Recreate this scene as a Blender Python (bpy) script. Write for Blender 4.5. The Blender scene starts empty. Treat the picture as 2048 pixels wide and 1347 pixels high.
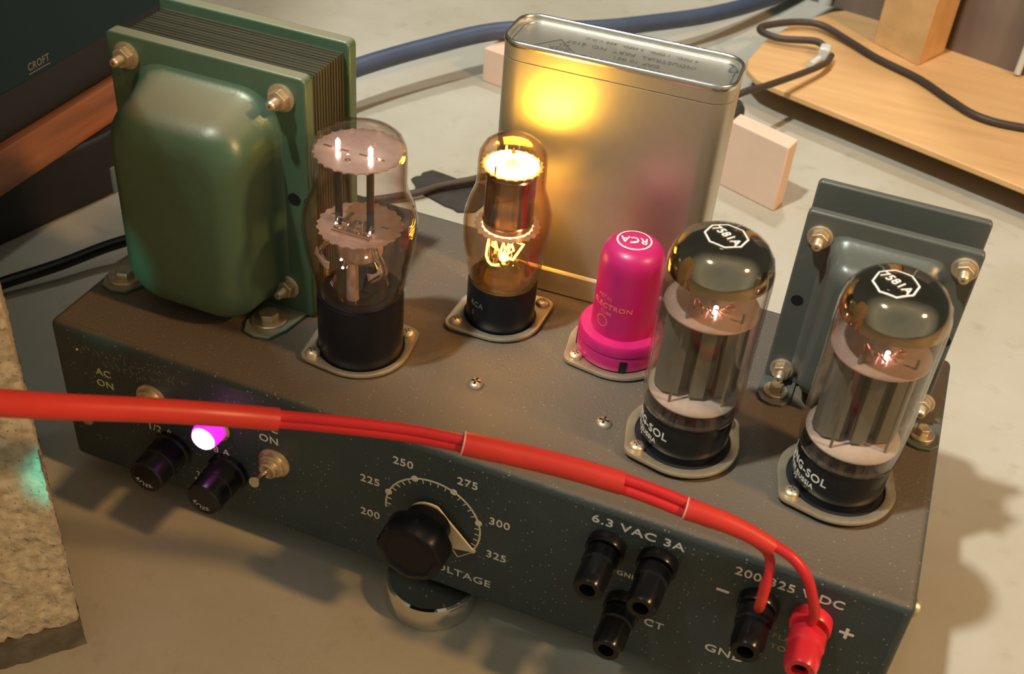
import bpy, bmesh, math, random
from math import sin, cos, pi, radians
from mathutils import Vector, Matrix, noise
random.seed(7)
SC = bpy.context.scene
COL = SC.collection
MM = 0.001
# ------------------------------------------------------------------ camera, world, lights, exposure
EYE = Vector((277.0, -270.4, 282.1)); TGT = Vector((164.4, 71.6, 0.0)); ROLL = radians(5.4265)
cd = bpy.data.cameras.new('camera'); cam = bpy.data.objects.new('camera', cd); COL.objects.link(cam)
f = (TGT - EYE).normalized(); r = f.cross(Vector((0, 0, 1))).normalized(); u = r.cross(f)
rr = cos(ROLL) * r + sin(ROLL) * u; uu = -sin(ROLL) * r + cos(ROLL) * u
cam.matrix_world = Matrix.Translation(EYE * MM) @ Matrix((rr, uu, -f)).transposed().to_4x4()
cd.sensor_width = 36; cd.lens = 36 * 2309.49 / 2048; cd.clip_start = 0.01; cd.clip_end = 50
cd.dof.use_dof = True; cd.dof.focus_distance = 0.47; cd.dof.aperture_fstop = 22
SC.camera = cam
SC.view_settings.view_transform = 'Standard'; SC.view_settings.look = 'None'
SC.view_settings.exposure = 0.0; SC.view_settings.gamma = 1.0; SC.view_settings.use_curve_mapping = False
SC.cycles.transparent_max_bounces = 32
SC.cycles.max_bounces = 10
SC.cycles.sample_clamp_indirect = 6
w = bpy.data.worlds.new('room'); SC.world = w; w.use_nodes = True
wn = w.node_tree; bg = wn.nodes['Background']
tcw = wn.nodes.new('ShaderNodeTexCoord'); sx = wn.nodes.new('ShaderNodeVectorMath'); sx.operation = 'DOT_PRODUCT'; sx.inputs[1].default_value = (0.30, -0.80, 0.52)
rampw = wn.nodes.new('ShaderNodeValToRGB')
mrw = wn.nodes.new('ShaderNodeMapRange'); mrw.inputs[1].default_value = -1; wn.links.new(tcw.outputs['Generated'], sx.inputs[0]); wn.links.new(sx.outputs['Value'], mrw.inputs[0]); wn.links.new(mrw.outputs[0], rampw.inputs[0]); wn.links.new(rampw.outputs[0], bg.inputs[0])
rampw.color_ramp.elements[0].position = 0.58; rampw.color_ramp.elements[0].color = (0.17, 0.18, 0.155, 1)
rampw.color_ramp.elements[1].position = 0.80; rampw.color_ramp.elements[1].color = (0.98, 0.94, 0.72, 1)
e_ = rampw.color_ramp.elements.new(1.0); e_.color = (0.62, 0.64, 0.54, 1)
bg.inputs[1].default_value = 0.37

def lamp(name, kind, loc, power, color, size=0.05, target=(165, 60, -20), **kw):
    ld = bpy.data.lights.new(name, kind); ld.energy = power; ld.color = color
    if kind == 'AREA': ld.shape = 'DISK'; ld.size = size
    else: ld.shadow_soft_size = size
    for k, v in kw.items(): setattr(ld, k, v)
    o = bpy.data.objects.new(name, ld); COL.objects.link(o); o.location = Vector(loc) * MM
    d = (Vector(target) - Vector(loc)).normalized(); o.rotation_euler = d.to_track_quat('-Z', 'Y').to_euler()
    return o
KEY = lamp('key_lamp', 'SPOT', (-170, -370, 1350), 82.0, (0.96, 1.0, 0.95), 0.03, target=(420, 650, -83), spot_size=radians(41), spot_blend=0.25)
WARM = lamp('warm_lamp', 'AREA', (1080, -70, 800), 9.0, (1.0, 0.56, 0.22), 0.10)
BACK = lamp('back_fill_lamp', 'SPOT', (60, 1000, 1400), 33.0, (1.0, 0.97, 0.90), 0.06, target=(110, 720, -83), spot_size=radians(50), spot_blend=0.6)  # added unseen spot, cone narrowed to brighten the floor at the back
CYAN = lamp('cyan_lamp', 'SPOT', (140, -190, -30), 1.0, (0.0, 1.0, 0.85), 0.004, target=(63, -66, 2), spot_size=radians(12), spot_blend=0.5)

# ------------------------------------------------------------------ materials
def nd(nt, t, **kw):
    n = nt.nodes.new(t)
    for k, v in kw.items(): setattr(n, k, v)
    return n
def mat(name, color, rough=0.5, metal=0.0, noise_scale=None, noise_amt=0.25, color2=None, bump=0.0, bump_scale=None,
        spec=0.5, coat=0.0, emit=None, estr=0.0, trans=0.0, stretch=None, specks=None, alpha=1.0, sheen=0, rough_var=0.0):
    m = bpy.data.materials.new(name); m.use_nodes = True; nt = m.node_tree; b = nt.nodes['Principled BSDF']
    b.inputs['Base Color'].default_value = (*color, 1); b.inputs['Roughness'].default_value = rough; b.inputs['Metallic'].default_value = metal
    b.inputs['Specular IOR Level'].default_value = spec; b.inputs['Coat Weight'].default_value = coat; b.inputs['Coat Roughness'].default_value = 0.08
    b.inputs['Transmission Weight'].default_value = trans; b.inputs['Alpha'].default_value = alpha
    if emit: b.inputs['Emission Color'].default_value = (*emit, 1); b.inputs['Emission Strength'].default_value = estr
    if noise_scale or bump or specks:
        tc = nd(nt, 'ShaderNodeTexCoord'); mp = nd(nt, 'ShaderNodeMapping'); nt.links.new(tc.outputs['Object'], mp.inputs[0])
        if stretch: mp.inputs['Scale'].default_value = stretch
    last = None
    if noise_scale:
        n = nd(nt, 'ShaderNodeTexNoise'); n.inputs['Scale'].default_value = noise_scale; n.inputs['Detail'].default_value = 6; n.inputs['Roughness'].default_value = 0.6
        nt.links.new(mp.outputs[0], n.inputs['Vector'])
        rp = nd(nt, 'ShaderNodeValToRGB'); nt.links.new(n.outputs['Fac'], rp.inputs[0])
        c2 = color2 or tuple(c * (1 - noise_amt) for c in color)
        rp.color_ramp.elements[0].position = 0.32; rp.color_ramp.elements[0].color = (*c2, 1)
        rp.color_ramp.elements[1].position = 0.68; rp.color_ramp.elements[1].color = (*color, 1)
        last = rp.outputs[0]
        if rough_var:
            mr = nd(nt, 'ShaderNodeMapRange'); nt.links.new(n.outputs['Fac'], mr.inputs[0]); mr.inputs[3].default_value = rough - rough_var; mr.inputs[4].default_value = rough + rough_var
            nt.links.new(mr.outputs[0], b.inputs['Roughness'])
    if specks:   # (scale, threshold, color)
        v = nd(nt, 'ShaderNodeTexVoronoi'); v.inputs['Scale'].default_value = specks[0]; nt.links.new(mp.outputs[0], v.inputs['Vector'])
        lt = nd(nt, 'ShaderNodeMath', operation='LESS_THAN'); nt.links.new(v.outputs['Distance'], lt.inputs[0]); lt.inputs[1].default_value = specks[1]
        sp = nd(nt, 'ShaderNodeSeparateColor'); nt.links.new(v.outputs['Color'], sp.inputs[0])
        gt = nd(nt, 'ShaderNodeMath', operation='GREATER_THAN'); nt.links.new(sp.outputs[0], gt.inputs[0]); gt.inputs[1].default_value = specks[3] if len(specks) > 3 else 0.6
        ml = nd(nt, 'ShaderNodeMath', operation='MULTIPLY'); nt.links.new(lt.outputs[0], ml.inputs[0]); nt.links.new(gt.outputs[0], ml.inputs[1])
        mx = nd(nt, 'ShaderNodeMix', data_type='RGBA'); nt.links.new(ml.outputs[0], mx.inputs[0])
        if last: nt.links.new(last, mx.inputs[6])
        else: mx.inputs[6].default_value = (*color, 1)
        mx.inputs[7].default_value = (*specks[2], 1); last = mx.outputs[2]
    if last: nt.links.new(last, b.inputs['Base Color'])
    if bump:
        n2 = nd(nt, 'ShaderNodeTexNoise'); n2.inputs['Scale'].default_value = bump_scale or 400; n2.inputs['Detail'].default_value = 4
        nt.links.new(mp.outputs[0], n2.inputs['Vector'])
        bp = nd(nt, 'ShaderNodeBump'); bp.inputs['Strength'].default_value = bump; bp.inputs['Distance'].default_value = 0.0006
        nt.links.new(n2.outputs['Fac'], bp.inputs['Height']); nt.links.new(bp.outputs[0], b.inputs['Normal'])
    return m
def glass(name, tint, edge, k=0.035, amp=0.75, rough=0.0, powr=4.0):
    m = bpy.data.materials.new(name); m.use_nodes = True; nt = m.node_tree; nt.nodes.clear()
    out = nd(nt, 'ShaderNodeOutputMaterial'); tr = nd(nt, 'ShaderNodeBsdfTransparent'); gl = nd(nt, 'ShaderNodeBsdfGlossy'); mx = nd(nt, 'ShaderNodeMixShader')
    lw = nd(nt, 'ShaderNodeLayerWeight'); lw.inputs[0].default_value = 0.5
    pw = nd(nt, 'ShaderNodeMath', operation='POWER'); pw.inputs[1].default_value = powr; ma = nd(nt, 'ShaderNodeMath', operation='MULTIPLY_ADD'); ma.inputs[1].default_value = amp; ma.inputs[2].default_value = k
    nt.links.new(lw.outputs['Facing'], pw.inputs[0]); nt.links.new(pw.outputs[0], ma.inputs[0]); nt.links.new(ma.outputs[0], mx.inputs[0])
    cm = nd(nt, 'ShaderNodeMix', data_type='RGBA'); cm.inputs[6].default_value = (*tint, 1); cm.inputs[7].default_value = (*edge, 1)
    p2 = nd(nt, 'ShaderNodeMath', operation='POWER'); p2.inputs[1].default_value = 2.0
    nt.links.new(lw.outputs['Facing'], p2.inputs[0]); nt.links.new(p2.outputs[0], cm.inputs[0]); nt.links.new(cm.outputs[2], tr.inputs[0])
    gl.inputs['Color'].default_value = (1, 1, 1, 1); gl.inputs['Roughness'].default_value = rough
    nt.links.new(tr.outputs[0], mx.inputs[1]); nt.links.new(gl.outputs[0], mx.inputs[2]); nt.links.new(mx.outputs[0], out.inputs[0])
    return m
def emis(name, color, strength):
    m = bpy.data.materials.new(name); m.use_nodes = True; nt = m.node_tree; nt.nodes.clear()
    out = nd(nt, 'ShaderNodeOutputMaterial'); e = nd(nt, 'ShaderNodeEmission'); e.inputs[0].default_value = (*color, 1); e.inputs[1].default_value = strength
    nt.links.new(e.outputs[0], out.inputs[0]); return m
def wood(name, c1, c2, rough=0.5, stretch=(3, 40, 40), scale=4, coat=0.0):
    m = mat(name, c1, rough, noise_scale=scale, color2=c2, stretch=stretch, bump=0.15, bump_scale=30, coat=coat); return m

M = {}
M['paint'] = mat('grey_hammer_paint', (0.044, 0.066, 0.066), 0.5, noise_scale=30, color2=(0.032, 0.050, 0.051), bump=0.5, bump_scale=900,
                 specks=(640, 0.19, (0.36, 0.33, 0.24), 0.80), spec=0.5)
def dusty_lit_top(m, lit_tone, top_amt):  # mixes dust and light from above into the colour of upward faces
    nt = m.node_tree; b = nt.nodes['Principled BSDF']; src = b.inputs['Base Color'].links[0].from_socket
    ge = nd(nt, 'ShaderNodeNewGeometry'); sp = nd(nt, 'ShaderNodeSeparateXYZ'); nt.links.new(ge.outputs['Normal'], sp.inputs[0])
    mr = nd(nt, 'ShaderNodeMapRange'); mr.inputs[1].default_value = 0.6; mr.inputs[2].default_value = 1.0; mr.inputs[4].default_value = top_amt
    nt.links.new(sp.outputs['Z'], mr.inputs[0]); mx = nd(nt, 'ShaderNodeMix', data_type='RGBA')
    nt.links.new(mr.outputs[0], mx.inputs[0]); nt.links.new(src, mx.inputs[6]); mx.inputs[7].default_value = (*lit_tone, 1); nt.links.new(mx.outputs[2], b.inputs['Base Color'])
dusty_lit_top(M['paint'], (0.200, 0.142, 0.094), 0.62)  # chassis top: brown dust plus warm overhead light painted in
M['green'] = mat('olive_green_enamel', (0.088, 0.165, 0.100), 0.38, noise_scale=20, color2=(0.070, 0.135, 0.080), bump=0.12, bump_scale=600, spec=0.7, metal=0.15)
dusty_lit_top(M['green'], (0.42, 0.37, 0.25), 0.65)  # bell top painted lighter, as the key lamp would light it
M['greychoke'] = mat('grey_enamel', (0.13, 0.14, 0.12), 0.35, noise_scale=25, noise_amt=0.15, bump=0.1, bump_scale=600, metal=0.2)
M['lam'] = mat('lamination_steel', (0.10, 0.095, 0.06), 0.6, metal=0.3, noise_scale=12, color2=(0.045, 0.045, 0.03), stretch=(0.5, 60, 0.5))
M['black'] = mat('black_plastic', (0.008, 0.009, 0.011), 0.22, spec=0.4)
M['blackmatte'] = mat('black_matte', (0.014, 0.014, 0.017), 0.55, noise_scale=60, noise_amt=0.3)
M['bake'] = mat('bakelite', (0.008, 0.009, 0.013), 0.36, spec=0.28, bump=0.05, bump_scale=200)
M['brass'] = mat('aged_zinc', (0.78, 0.66, 0.47), 0.40, 0.8, noise_scale=250, color2=(0.56, 0.44, 0.28))
M['plate'] = mat('dull_socket_plate', (0.66, 0.56, 0.40), 0.42, 0.75, noise_scale=150, color2=(0.48, 0.40, 0.28))
M['can'] = mat('tinned_can', (0.64, 0.60, 0.50), 0.40, 0.85, noise_scale=60, noise_amt=0.08, bump=0.06, bump_scale=700)
M['rim'] = mat('polished_tin', (0.86, 0.84, 0.78), 0.24, 1.0)
M['chrome'] = mat('chrome', (0.78, 0.76, 0.70), 0.06, 1.0)
M['getter'] = mat('getter_mirror', (0.56, 0.47, 0.34), 0.06, 1.0, noise_scale=120, color2=(0.44, 0.34, 0.23))
M['mica'] = mat('mica', (0.82, 0.60, 0.52), 0.22, 0.45, noise_scale=180, color2=(0.66, 0.46, 0.39), spec=0.8)
M['micapale'] = mat('pale_mica', (0.74, 0.64, 0.58), 0.35, 0.1, noise_scale=180, color2=(0.66, 0.52, 0.46))
M['anode'] = mat('grey_anode', (0.22, 0.215, 0.18), 0.5, 0.3, noise_scale=60, noise_amt=0.25)
M['blackanode'] = mat('black_anode', (0.02, 0.016, 0.014), 0.45)
M['copper'] = mat('copper_wire', (0.85, 0.50, 0.38), 0.2, 1.0)
M['nickel'] = mat('nickel_wire', (0.80, 0.66, 0.52), 0.18, 1.0)
M['cathode'] = mat('nickel_cylinder', (0.55, 0.40, 0.35), 0.2, 0.95, noise_scale=15, noise_amt=0.35, stretch=(12, 12, 0.3))
M['glassclear'] = glass('bulb_glass', (0.985, 0.98, 0.97), (0.80, 0.77, 0.72))
M['glasssmoke'] = glass('smoked_glass', (0.97, 0.955, 0.945), (0.74, 0.62, 0.54), k=0.045)
M['glassamber'] = glass('amber_lit_glass', (0.97, 0.92, 0.85), (0.85, 0.66, 0.45), k=0.04)
M['pink'] = mat('magenta_paint', (0.50, 0.012, 0.14), 0.38, coat=0.12)
M['redplastic'] = mat('red_plastic', (0.78, 0.030, 0.050), 0.32, coat=0.2)
M['redsleeve'] = mat('red_heatshrink', (0.72, 0.045, 0.032), 0.38, noise_scale=40, noise_amt=0.2)
M['redwire'] = mat('red_wire_jacket', (0.66, 0.022, 0.028), 0.38)
M['cut'] = mat('pale_sleeve_edge', (0.95, 0.55, 0.50), 0.5)
M['cream'] = mat('cream_ink', (0.86, 0.76, 0.56), 0.6)
M['ink'] = mat('white_ink', (0.80, 0.76, 0.66), 0.6)
M['inkyg'] = mat('faded_yellow_ink', (0.60, 0.66, 0.40), 0.6)
M['faintink'] = mat('faint_ink', (0.26, 0.25, 0.20), 0.6)
M['scratch'] = mat('pencil_scratch', (0.17, 0.18, 0.15), 0.6)
M['logowhite'] = mat('logo_white', (0.88, 0.85, 0.78), 0.5)
M['salmon'] = mat('salmon_ink', (0.85, 0.16, 0.14), 0.5)
M['darkink'] = mat('dark_ink', (0.11, 0.11, 0.10), 0.6)
M['pointer'] = mat('cream_pointer', (0.80, 0.64, 0.42), 0.4)
M['hole'] = mat('dark_hole', (0.004, 0.004, 0.004), 0.8)
M['jewel'] = mat('magenta_jewel', (0.8, 0.05, 0.7), 0.1, emit=(0.50, 0.008, 0.42), estr=2.2)
M['jewelcore'] = emis('neon_core', (1.0, 0.55, 1.0), 7.0)
M['glow'] = emis('gas_glow', (1.0, 0.58, 0.055), 60.0)
M['glowdim'] = emis('orange_glow', (1.0, 0.40, 0.04), 24)
M['heater'] = emis('hot_cathode', (1.0, 0.70, 0.66), 9.0)
M['pine'] = wood('pale_pine', (0.74, 0.45, 0.20), (0.62, 0.36, 0.15), 0.5, stretch=(2, 18, 18))
M['plank'] = wood('red_brown_wood', (0.46, 0.16, 0.06), (0.20, 0.075, 0.035), 0.5, stretch=(20, 2, 20))
M['blockpink'] = mat('pale_wood_block', (0.80, 0.56, 0.42), 0.7, noise_scale=25, noise_amt=0.08)
M['navy'] = mat('navy_cable', (0.06, 0.085, 0.15), 0.5, noise_scale=30, noise_amt=0.3)
M['browncable'] = mat('dark_brown_cable', (0.050, 0.034, 0.026), 0.5)
M['amp'] = mat('dark_blue_grey_case', (0.010, 0.029, 0.044), 0.6, spec=0.25, bump=0.2, bump_scale=700)
M['cloth'] = mat('black_tape', (0.045, 0.038, 0.032), 0.85, noise_scale=90, noise_amt=0.4, bump=0.5, bump_scale=500)
M['speaker'] = mat('grey_speaker', (0.25, 0.22, 0.20), 0.28, 0.5, noise_scale=8, color2=(0.17, 0.14, 0.13), stretch=(3, 3, 0.6))
M['white'] = mat('white_card', (0.80, 0.75, 0.66), 0.7)
M['clampplastic'] = mat('clear_grey_clip', (0.62, 0.64, 0.60), 0.25)
M['bluebit'] = mat('steel_blue', (0.12, 0.18, 0.24), 0.5)
M['stone'] = mat('cinder_block_stone', (0.62, 0.55, 0.41), 0.95, noise_scale=260, color2=(0.36, 0.30, 0.21), bump=1.0, bump_scale=420, specks=(700, 0.22, (0.20, 0.16, 0.11), 0.72))
M['stoneshade'] = mat('shaded_stone', (0.15, 0.135, 0.10), 0.95, noise_scale=140, color2=(0.08, 0.07, 0.05), bump=1.0, bump_scale=240)  # shadow on the block's lower face, put into a darker colour
# concrete floor: mottled, small pits and olive stains
def floor_mat():
    m = bpy.data.materials.new('concrete_floor'); m.use_nodes = True; nt = m.node_tree; b = nt.nodes['Principled BSDF']
    tc = nd(nt, 'ShaderNodeTexCoord')
    def N(s, d=5, r=0.6):
        n = nd(nt, 'ShaderNodeTexNoise'); n.inputs['Scale'].default_value = s; n.inputs['Detail'].default_value = d; n.inputs['Roughness'].default_value = r
        nt.links.new(tc.outputs['Object'], n.inputs['Vector']); return n
    a = N(9); c = N(60); e = N(500, 3)
    r1 = nd(nt, 'ShaderNodeValToRGB'); nt.links.new(a.outputs['Fac'], r1.inputs[0])
    r1.color_ramp.elements[0].position = 0.3; r1.color_ramp.elements[0].color = (0.385, 0.35, 0.265, 1)
    r1.color_ramp.elements[1].position = 0.7; r1.color_ramp.elements[1].color = (0.48, 0.455, 0.385, 1)
    r2 = nd(nt, 'ShaderNodeValToRGB'); nt.links.new(c.outputs['Fac'], r2.inputs[0])
    r2.color_ramp.elements[0].position = 0.28; r2.color_ramp.elements[0].color = (0.72, 0.70, 0.62, 1)
    r2.color_ramp.elements[1].position = 0.42; r2.color_ramp.elements[1].color = (1, 1, 1, 1)
    mx = nd(nt, 'ShaderNodeMix', data_type='RGBA', blend_type='MULTIPLY'); mx.inputs[0].default_value = 0.5
    nt.links.new(r1.outputs[0], mx.inputs[6]); nt.links.new(r2.outputs[0], mx.inputs[7])
    v = nd(nt, 'ShaderNodeTexVoronoi'); v.inputs['Scale'].default_value = 14; nt.links.new(tc.outputs['Object'], v.inputs['Vector'])
    r3 = nd(nt, 'ShaderNodeValToRGB'); nt.links.new(v.outputs['Distance'], r3.inputs[0])
    r3.color_ramp.elements[0].position = 0.015; r3.color_ramp.elements[0].color = (0.15, 0.12, 0.07, 1); r3.color_ramp.elements[1].position = 0.045; r3.color_ramp.elements[1].color = (1, 1, 1, 1)
    m2 = nd(nt, 'ShaderNodeMix', data_type='RGBA', blend_type='MULTIPLY'); m2.inputs[0].default_value = 0.8
    nt.links.new(mx.outputs[2], m2.inputs[6]); nt.links.new(r3.outputs[0], m2.inputs[7]); nt.links.new(m2.outputs[2], b.inputs['Base Color'])
    b.inputs['Roughness'].default_value = 0.7
    bp = nd(nt, 'ShaderNodeBump'); bp.inputs['Strength'].default_value = 0.25; bp.inputs['Distance'].default_value = 0.0006
    nt.links.new(e.outputs['Fac'], bp.inputs['Height']); nt.links.new(bp.outputs[0], b.inputs['Normal'])
    return m
M['floor'] = floor_mat()

# ------------------------------------------------------------------ geometry helpers (all lengths in millimetres)
class G:
    def __init__(s): s.v = []; s.f = []
    def add(s, v, f):
        b = len(s.v); s.v += [tuple(p) for p in v]; s.f += [tuple(i + b for i in q) for q in f]; return s
    def box(s, x0, x1, y0, y1, z0, z1):
        return s.add([(x0,y0,z0),(x1,y0,z0),(x1,y1,z0),(x0,y1,z0),(x0,y0,z1),(x1,y0,z1),(x1,y1,z1),(x0,y1,z1)],
                     [(0,3,2,1),(4,5,6,7),(0,1,5,4),(1,2,6,5),(2,3,7,6),(3,0,4,7)])
    def prism(s, poly, a, b, ax='z'):
        n = len(poly)
        def P(p, h): return {'z': (p[0], p[1], h), 'y': (p[0], h, p[1]), 'x': (h, p[0], p[1])}[ax]
        v = [P(p, a) for p in poly] + [P(p, b) for p in poly]
        return s.add(v, [tuple(range(n))[::-1], tuple(range(n, 2*n))] + [(i, (i+1) % n, n + (i+1) % n, n + i) for i in range(n)])
    def lathe(s, prof, c=(0, 0, 0), ax='z', seg=48, closed=False, rf=None):
        # prof: list of (r, h); ax direction: 'z' up, 'y' -> h measured along -y, 'x' -> along +x
        v = []; f = []; n = len(prof)
        for (R, h) in prof:
            for k in range(seg):
                t = 2*pi*k/seg; q = R * (rf(t, h) if rf else 1)
                a, b = q*cos(t), q*sin(t)
                v.append({'z': (c[0]+a, c[1]+b, c[2]+h), 'y': (c[0]+a, c[1]-h, c[2]+b), 'x': (c[0]+h, c[1]+a, c[2]+b)}[ax])
        for i in range(n-1):
            for k in range(seg):
                k2 = (k+1) % seg; f.append((i*seg+k, i*seg+k2, (i+1)*seg+k2, (i+1)*seg+k))
        if closed:
            for k in range(seg):
                k2 = (k+1) % seg; f.append(((n-1)*seg+k, (n-1)*seg+k2, k2, k))
        else:
            if prof[0][0] > 1e-4: f.append(tuple(range(seg))[::-1])
            if prof[-1][0] > 1e-4: f.append(tuple(range((n-1)*seg, n*seg)))
        return s.add(v, f)
    def tube(s, pts, rad, seg=12, smooth=6, cap=True):
        P = [Vector(p) for p in pts]
        if smooth and len(P) > 2:
            Q = []
            for i in range(len(P)-1):
                p0 = P[max(i-1, 0)]; p1 = P[i]; p2 = P[i+1]; p3 = P[min(i+2, len(P)-1)]
                for k in range(smooth):
                    t = k/smooth
                    Q.append(0.5*((2*p1)+(-p0+p2)*t+(2*p0-5*p1+4*p2-p3)*t*t+(-p0+3*p1-3*p2+p3)*t**3))
            Q.append(P[-1]); P = Q
        n = len(P); v = []; f = []
        T = [(P[min(i+1, n-1)]-P[max(i-1, 0)]).normalized() for i in range(n)]
        N = T[0].orthogonal().normalized()
        for i in range(n):
            N = (N - T[i]*N.dot(T[i])).normalized(); B = T[i].cross(N)
            R = rad(i/(n-1)) if callable(rad) else rad
            for k in range(seg):
                a = 2*pi*k/seg; v.append(P[i] + R*(cos(a)*N + sin(a)*B))
        for i in range(n-1):
            for k in range(seg):
                k2 = (k+1) % seg; f.append((i*seg+k, i*seg+k2, (i+1)*seg+k2, (i+1)*seg+k))
        if cap: f.append(tuple(range(seg))[::-1]); f.append(tuple(range((n-1)*seg, n*seg)))
        return s.add(v, f)
    def loft(s, rings, cap0=True, cap1=True):
        n = len(rings[0]); v = [p for r_ in rings for p in r_]; f = []
        for i in range(len(rings)-1):
            for k in range(n):
                k2 = (k+1) % n; f.append((i*n+k, i*n+k2, (i+1)*n+k2, (i+1)*n+k))
        if cap0: f.append(tuple(range(n))[::-1])
        if cap1: f.append(tuple(range((len(rings)-1)*n, len(rings)*n)))
        return s.add(v, f)
    def text(s, txt, size, fn, thick=0.12, align='CENTER', bold=0.0, sx=1.0):
        cu = bpy.data.curves.new('t', 'FONT'); cu.body = txt; cu.size = size; cu.align_x = align; cu.align_y = 'CENTER'
        cu.resolution_u = 3; cu.offset = bold; cu.space_character = 1.08
        o = bpy.data.objects.new('t', cu); COL.objects.link(o)
        dg = bpy.context.evaluated_depsgraph_get(); me = o.evaluated_get(dg).to_mesh()
        vs = [(v.co.x*sx, v.co.y) for v in me.vertices]; fs = [tuple(p.vertices) for p in me.polygons]; n = len(vs)
        ev = {}
        for q in fs:
            for i in range(len(q)):
                e = (q[i], q[(i+1) % len(q)]); ev[e] = 1
        s.add([fn(x, y, 0) for x, y in vs] + [fn(x, y, thick) for x, y in vs],
              [tuple(i+n for i in q) for q in fs] + [(a, b, b+n, a+n) for (a, b) in ev if (b, a) not in ev])
        o.evaluated_get(dg).to_mesh_clear(); bpy.data.objects.remove(o); bpy.data.curves.remove(cu)
        return s
WL = {}
def root(name, label, cat, loc, group=None):
    o = bpy.data.objects.new(name, None); COL.objects.link(o); o.location = Vector(loc)*MM; o.empty_display_size = 0.01
    o['label'] = label; o['category'] = cat
    if group: o['group'] = group
    WL[o] = Vector(loc); return o
def obj(name, g, m, parent=None, smooth=True, bevel=0, label=None, org=None, angle=35, fix=True, kind=None, seg=3, extra=None):
    """g in world mm; org = world origin of the object"""
    base = Vector(org) if org is not None else (WL[parent] if parent else Vector((0, 0, 0)))
    me = bpy.data.meshes.new(name); me.from_pydata([(Vector(p)-base)*MM for p in g.v], [], g.f)
    if fix:
        bm = bmesh.new(); bm.from_mesh(me); bmesh.ops.recalc_face_normals(bm, faces=bm.faces); bm.to_mesh(me); bm.free()
    me.materials.append(m)
    if smooth:
        me.polygons.foreach_set('use_smooth', [True]*len(me.polygons)); me.set_sharp_from_angle(angle=radians(angle))
    o = bpy.data.objects.new(name, me); COL.objects.link(o)
    place(o, base, parent)
    if bevel:
        b = o.modifiers.new('bevel', 'BEVEL'); b.width = bevel*MM; b.segments = seg; b.limit_method = 'ANGLE'; b.angle_limit = radians(40)
        b.harden_normals = False
    if label: o['label'] = label
    if kind: o['kind'] = kind
    return o
def place(o, at, parent=None):
    at = Vector(at)
    if parent: o.parent = parent; o.location = (at - WL[parent])*MM
    else: o.location = at*MM
    WL[o] = at
def top(o, label, cat, group=None):
    o['label'] = label; o['category'] = cat
    if group: o['group'] = group
    return o
def copy_at(o, at, parent, kids=True, label=None):
    c = o.copy(); COL.objects.link(c); old = WL[o]; place(c, at, parent)
    if label: c['label'] = label
    if kids:
        for k in list(o.children):
            d = k.copy(); COL.objects.link(d); d.parent = c; WL[d] = Vector(at) + (WL[k]-old)
    return c
def rrect(x0, x1, z0, z1, r_, n=8):
    r_ = min(r_, (x1-x0)/2-0.01, (z1-z0)/2-0.01); P = []
    for cx, cz, a0 in ((x1-r_, z1-r_, 0), (x0+r_, z1-r_, 90), (x0+r_, z0+r_, 180), (x1-r_, z0+r_, 270)):
        for k in range(n+1):
            a = radians(a0 + 90*k/n); P.append((cx+r_*cos(a), cz+r_*sin(a)))
    return P

FZ = -83.0
# ------------------------------------------------------------------ setting
fl = obj('floor', G().box(-1500, 1800, -1200, 2200, FZ-20, FZ), M['floor'], smooth=False); fl['kind'] = 'structure'

# ------------------------------------------------------------------ power supply chassis
W_, D_ = 330.0, 139.6
ps = root('power_supply', 'grey hammertone metal power supply chassis with dial, binding posts and transformers', 'power supply', (165, 70, -71))
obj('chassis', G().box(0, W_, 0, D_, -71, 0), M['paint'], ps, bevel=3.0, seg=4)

# --- fasteners (prototypes)
def phillips(at, parent, rad=3.0, name='screw'):
    g = G().lathe([(rad, 0), (rad*1.02, 0.5), (rad*0.88, 1.3), (rad*0.55, 1.85), (0.001, 2.05)], at, seg=24)
    s = obj(name, g, M['brass'], parent, org=at)
    x, y, z = at; q = rad
    c = G()
    for (dx, dy) in ((0.62, 0.13), (0.13, 0.62)):
        c.prism([(x-q*dx, y-q*dy), (x+q*dx, y-q*dy), (x+q*dx, y+q*dy), (x-q*dx, y+q*dy)], z+1.2, z+2.02)
    obj('slot', c, M['hole'], s, smooth=False)
    return s
SCREW = phillips((162.8, 38.5, 0), ps)
for p_ in [(213.2, 39.3, 0), (36, 12.5, 0)][:1]: copy_at(SCREW, p_, ps)
def hexp(cx, cz, r_, rot=0): return [(cx+r_*cos(rot+k*pi/3), cz+r_*sin(rot+k*pi/3)) for k in range(6)]
def stud(x, y, z, parent, k=1.0, label=None):
    """bolt through a flange, facing -y"""
    at = (x, y, z)
    b = obj('bolt', G().lathe([(5.2*k, 0), (5.2*k, 0.7), (4.8*k, 0.95), (1.5, 0.95)], at, 'y', 32), M['brass'], parent, org=at)
    obj('hex_nut', G().prism(hexp(x, z, 3.9*k, 0.4), y-0.9, y-3.9, 'y'), M['brass'], b, bevel=0.3)
    prof = [(1.75, 0)]
    for i in range(14): prof += [(1.85, 0.6*i+0.15), (1.5, 0.6*i+0.45)]
    obj('threaded_stud', G().lathe(prof[:26] + [(1.4, 8.1), (0.5, 8.2), (0.5, 7.2)], at, 'y', 16), M['brass'], b)
    return b
def footbolt(x, y, z, parent, k=1.0):
    at = (x, y, z)
    b = obj('mounting_bolt', G().lathe([(6.9*k, 0), (6.9*k, 1.0), (6.5*k, 1.3), (1, 1.3)], at, 'z', 36), M['brass'], parent, org=at)
    obj('hex_head', G().prism(hexp(x, y, 4.0*k, 0.3), z+1.2, z+4.0), M['brass'], b, bevel=0.4)
    return b
def plate_with_holes(x0, x1, z0, z1, y0, y1, rad): return G().prism(rrect(x0, x1, z0, z1, rad), y0, y1, 'y')

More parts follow.
